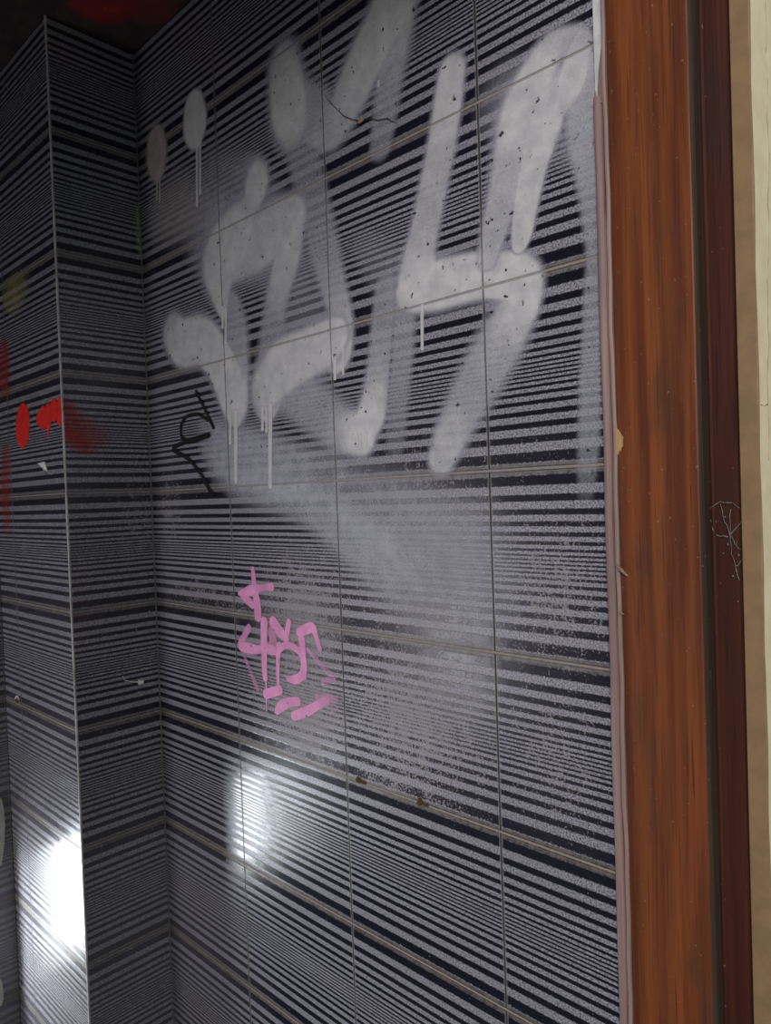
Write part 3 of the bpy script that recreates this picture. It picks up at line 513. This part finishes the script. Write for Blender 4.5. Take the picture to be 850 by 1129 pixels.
# ------------------------------------------------------------------ wooden door frame
ZT = .575
ZS = list(np.linspace(ZF, ZT, 110))
door = empty('door_1', (.70, 0, ZF))
tag(door, 'reddish brown varnished wooden door frame at the end of the tiled wall', 'door frame', None, 'structure')
def part(name, prof, mat, zs=ZS, wob=None, parent=door, smooth=False):
    bm = bmesh.new(); prism(bm, prof, zs, wob)
    o = bm_obj(name, bm, mat, None, smooth); o.parent = parent
    if parent is door: child(o, door)
    return o
jx0, jx1, jy = .6560, .7331, -.0100
rw = lambda amp, f: (lambda i, z: (amp * math.sin(z * f + i * 1.7) + amp * .6 * math.sin(z * f * 2.7 + i), 0))
part('jamb_board', [(jx0, .0095), (jx0, jy + .0008), (jx0 + .0008, jy), (jx1 - .0040, jy), (jx1 - .0016, jy + .0012), (jx1 - .0004, jy + .0036), (jx1, .0095)], WOOD)
part('board_edge', [(jx1 - .0026, jy + .0012), (jx1 - .0025, jy + .0002), (jx1 - .0013, jy + .0010), (jx1 - .0001, jy + .0034), (jx1 + .0003, .0068), (jx1 - .0006, .0068)], EDGE)
part('rebate_board', [(jx1 - .001, .0094), (jx1 - .001, .0068), (jx1 + .0022, .0052), (jx1 + .0044, .0055), (jx1 + .0056, .0076), (.7612, .0076), (.7612, .0094)], WOODD)
part('casing_edge', [(.7608, .0094), (.7608, .0006), (.7616, -.0004), (.7762, -.0004), (.7772, .0004), (.7772, .0011), (.764, .0012), (.764, .0094)], TANW, ZS, lambda i, z: (.0004 * math.sin(z * 41 + i) if i > 2 else 0, 0))
# moulding that covers the joint between tiles and frame: a half round and a thin lip behind a groove
bx0, bx1 = .6400, .6528
c_, w_ = (bx0 + .6500) / 2, (.6500 - bx0) / 2
prof = [(bx0, .004), (bx0, -.0045)] + [(c_ - w_ * math.cos(t), -.0050 - .0062 * math.sin(t)) for t in np.linspace(.15, math.pi - .05, 9)] + [(.6502, -.0060), (.6512, -.0060), (.6512, .004)]
zb = list(np.linspace(ZF, .345, 90))
bead = part('moulding', prof, BEAD, zb, lambda i, z: (.00035 * math.sin(z * 31 + i * .2), .0004 * math.sin(z * 23)), smooth=False)
part('moulding_lip', [(.6514, .0094), (.6516, -.0098), (.6524, -.0122), (.6540, -.0124), (.6556, -.0112), (.6559, .0094)], LIP, list(np.linspace(ZF, .5, 140)),
     lambda i, z: (.0005 * math.sin(z * 29 + .6) + .0003 * math.sin(z * 83), .0004 * math.sin(z * 47)))
# stripped top end of the moulding: pale painted backing and a broken sliver
part('moulding_backing', [(bx0 + .0005, .004), (bx0 + .0005, -.0040), (.6508, -.0052), (.6508, .004)], BLUEW, list(np.linspace(.30, ZT, 12)))
bm = bmesh.new()
tube(bm, [(.6480, -.0068, .3375), (.6476, -.0075, .352), (.6484, -.0072, .372), (.6494, -.0066, .388)], [.0028, .0024, .0016, .0004], 6)
o = bm_obj('splinter', bm, BEAD); o.parent = door; child(o, door)
bm = bmesh.new()
tube(bm, [(.6436, -.0072, .295), (.6440, -.0085, .315), (.6436, -.0084, .335), (.6428, -.0072, .352)], [.0005, .0011, .0012, .0003], 6)
o = bm_obj('splinter', bm, SPLI); o.parent = door; child(o, door)
# bare wood where a chip broke off, and splinters
bm = bmesh.new()
f0 = [bm.verts.new((x, jy - .0026 if i in (0, len(T_RAWCHIP) - 1) else jy - .0006, z)) for i, (x, z) in enumerate(T_RAWCHIP)]; f1 = [bm.verts.new((x, jy + .001, z)) for x, z in T_RAWCHIP]
bm.faces.new(f0); bm.faces.new(f1[::-1])
n_ = len(f0)
for i in range(n_): bm.faces.new((f0[i], f1[i], f1[(i + 1) % n_], f0[(i + 1) % n_]))
o = bm_obj('bare_patch', bm, RAW); o.parent = door; child(o, door); o['label'] = 'pale bare wood where a chip broke off'
for (a, b), r in ((T_SPLINTER, .0019), (T_SPLINTER2, .0012)):
    bm = bmesh.new(); m_ = ((a[0] + b[0]) / 2, (a[1] + b[1]) / 2 + .001)
    tube(bm, [(a[0], -.0125, a[1]), (m_[0], -.0150, m_[1]), (b[0], -.0125, b[1])], [r * .5, r, r * .4], 6)
    o = bm_obj('splinter', bm, SPLI); o.parent = door; child(o, door)
nl = lump('nail_head', (T_NAIL[0], .0072, T_NAIL[1]), (.0011, .0008, .0011), CHALK, None, 40, 2); nl.parent = door; child(nl, door)

# cobweb in the rebate
web = empty('cobweb', (.747, .006, -.07))
tag(web, 'dusty grey cobweb in the dark rebate of the door frame', 'cobweb')
rnd = random.Random(8)
for st in T_WEB:
    pts = []
    for (a, b) in zip(st, st[1:]):
        for t in (0, .34, .67): pts.append((a[0] + (b[0] - a[0]) * t + rnd.uniform(-.0006, .0006), .0056 + rnd.uniform(-.001, .001), a[1] + (b[1] - a[1]) * t + rnd.uniform(-.001, .001)))
    pts.append((st[-1][0], .0068, st[-1][1]))
    bm = bmesh.new(); tube(bm, pts, [rnd.uniform(.0002, .0007) for _ in pts], 5)
    o = bm_obj('thread', bm, WEB, web); child(o, web)
for i, (x, z) in enumerate(T_WEBSPECKS):
    s_ = rnd.uniform(.0005, .0011)
    o = lump('dust_clump', (x, .0062, z), (s_, s_, s_ * 1.3), WEB, web, 60 + i, 2); child(o, web)

# cracks in the plaster
wf = bpy.data.objects['wall_front']
for st in T_PCRACK:
    pts = []
    for (a, b) in zip(st, st[1:]):
        for t in (0, .25, .5, .75): pts.append((.7768, a[0] + (b[0] - a[0]) * t + rnd.uniform(-.0011, .0011), a[1] + (b[1] - a[1]) * t))
    bm = bmesh.new(); tube(bm, pts, [rnd.uniform(.0002, .0008) for _ in pts], 5)
    bm_obj('crack', bm, CRACK, wf)

# ------------------------------------------------------------------ light
def area(name, loc, target, size, power, col, sy=None):
    l = bpy.data.lights.new(name, 'AREA'); l.energy = power; l.color = col
    l.shape = 'RECTANGLE' if sy else 'SQUARE'; l.size = size
    if sy: l.size_y = sy
    o = bpy.data.objects.new(name, l); COL.objects.link(o)
    o.location = loc
    o.rotation_euler = (Vector(target) - Vector(loc)).to_track_quat('-Z', 'Z').to_euler()
    return o
area('daylight_outside', (2.0, -2.5, .9), (.25, 0, -.15), 1.0, 77, (1, .945, .975))
area('daylight_window', (XF - .09, -.395, -.855), (XF + 1, -.395, -.855), .37, 8.5, (.86, .92, 1), .21)
area('side_fill_light', (-.40, -1.09, -.38), (-.32, 0, -.38), .26, 4.0, (.96, .94, 1), .62)  # added fill to brighten the column front, no source seen there
w = bpy.data.worlds.new('sky'); scn.world = w; w.use_nodes = True
w.node_tree.nodes['Background'].inputs[0].default_value = (.78, .95, .97, 1)
w.node_tree.nodes['Background'].inputs[1].default_value = .48

# ------------------------------------------------------------------ camera
loc, rot, f = T_CAM
cam = bpy.data.cameras.new('camera'); co_ = bpy.data.objects.new('camera', cam); COL.objects.link(co_)
m4 = Matrix(rot).to_4x4(); m4.translation = Vector(loc); co_.matrix_world = m4
cam.sensor_fit = 'VERTICAL'; cam.sensor_height = 24; cam.lens = f / 1129 * 24; cam.clip_start = .01
scn.camera = co_
vs = scn.view_settings
vs.view_transform = 'Standard'; vs.look = 'None'; vs.gamma = 1; vs.use_curve_mapping = False; vs.exposure = 0
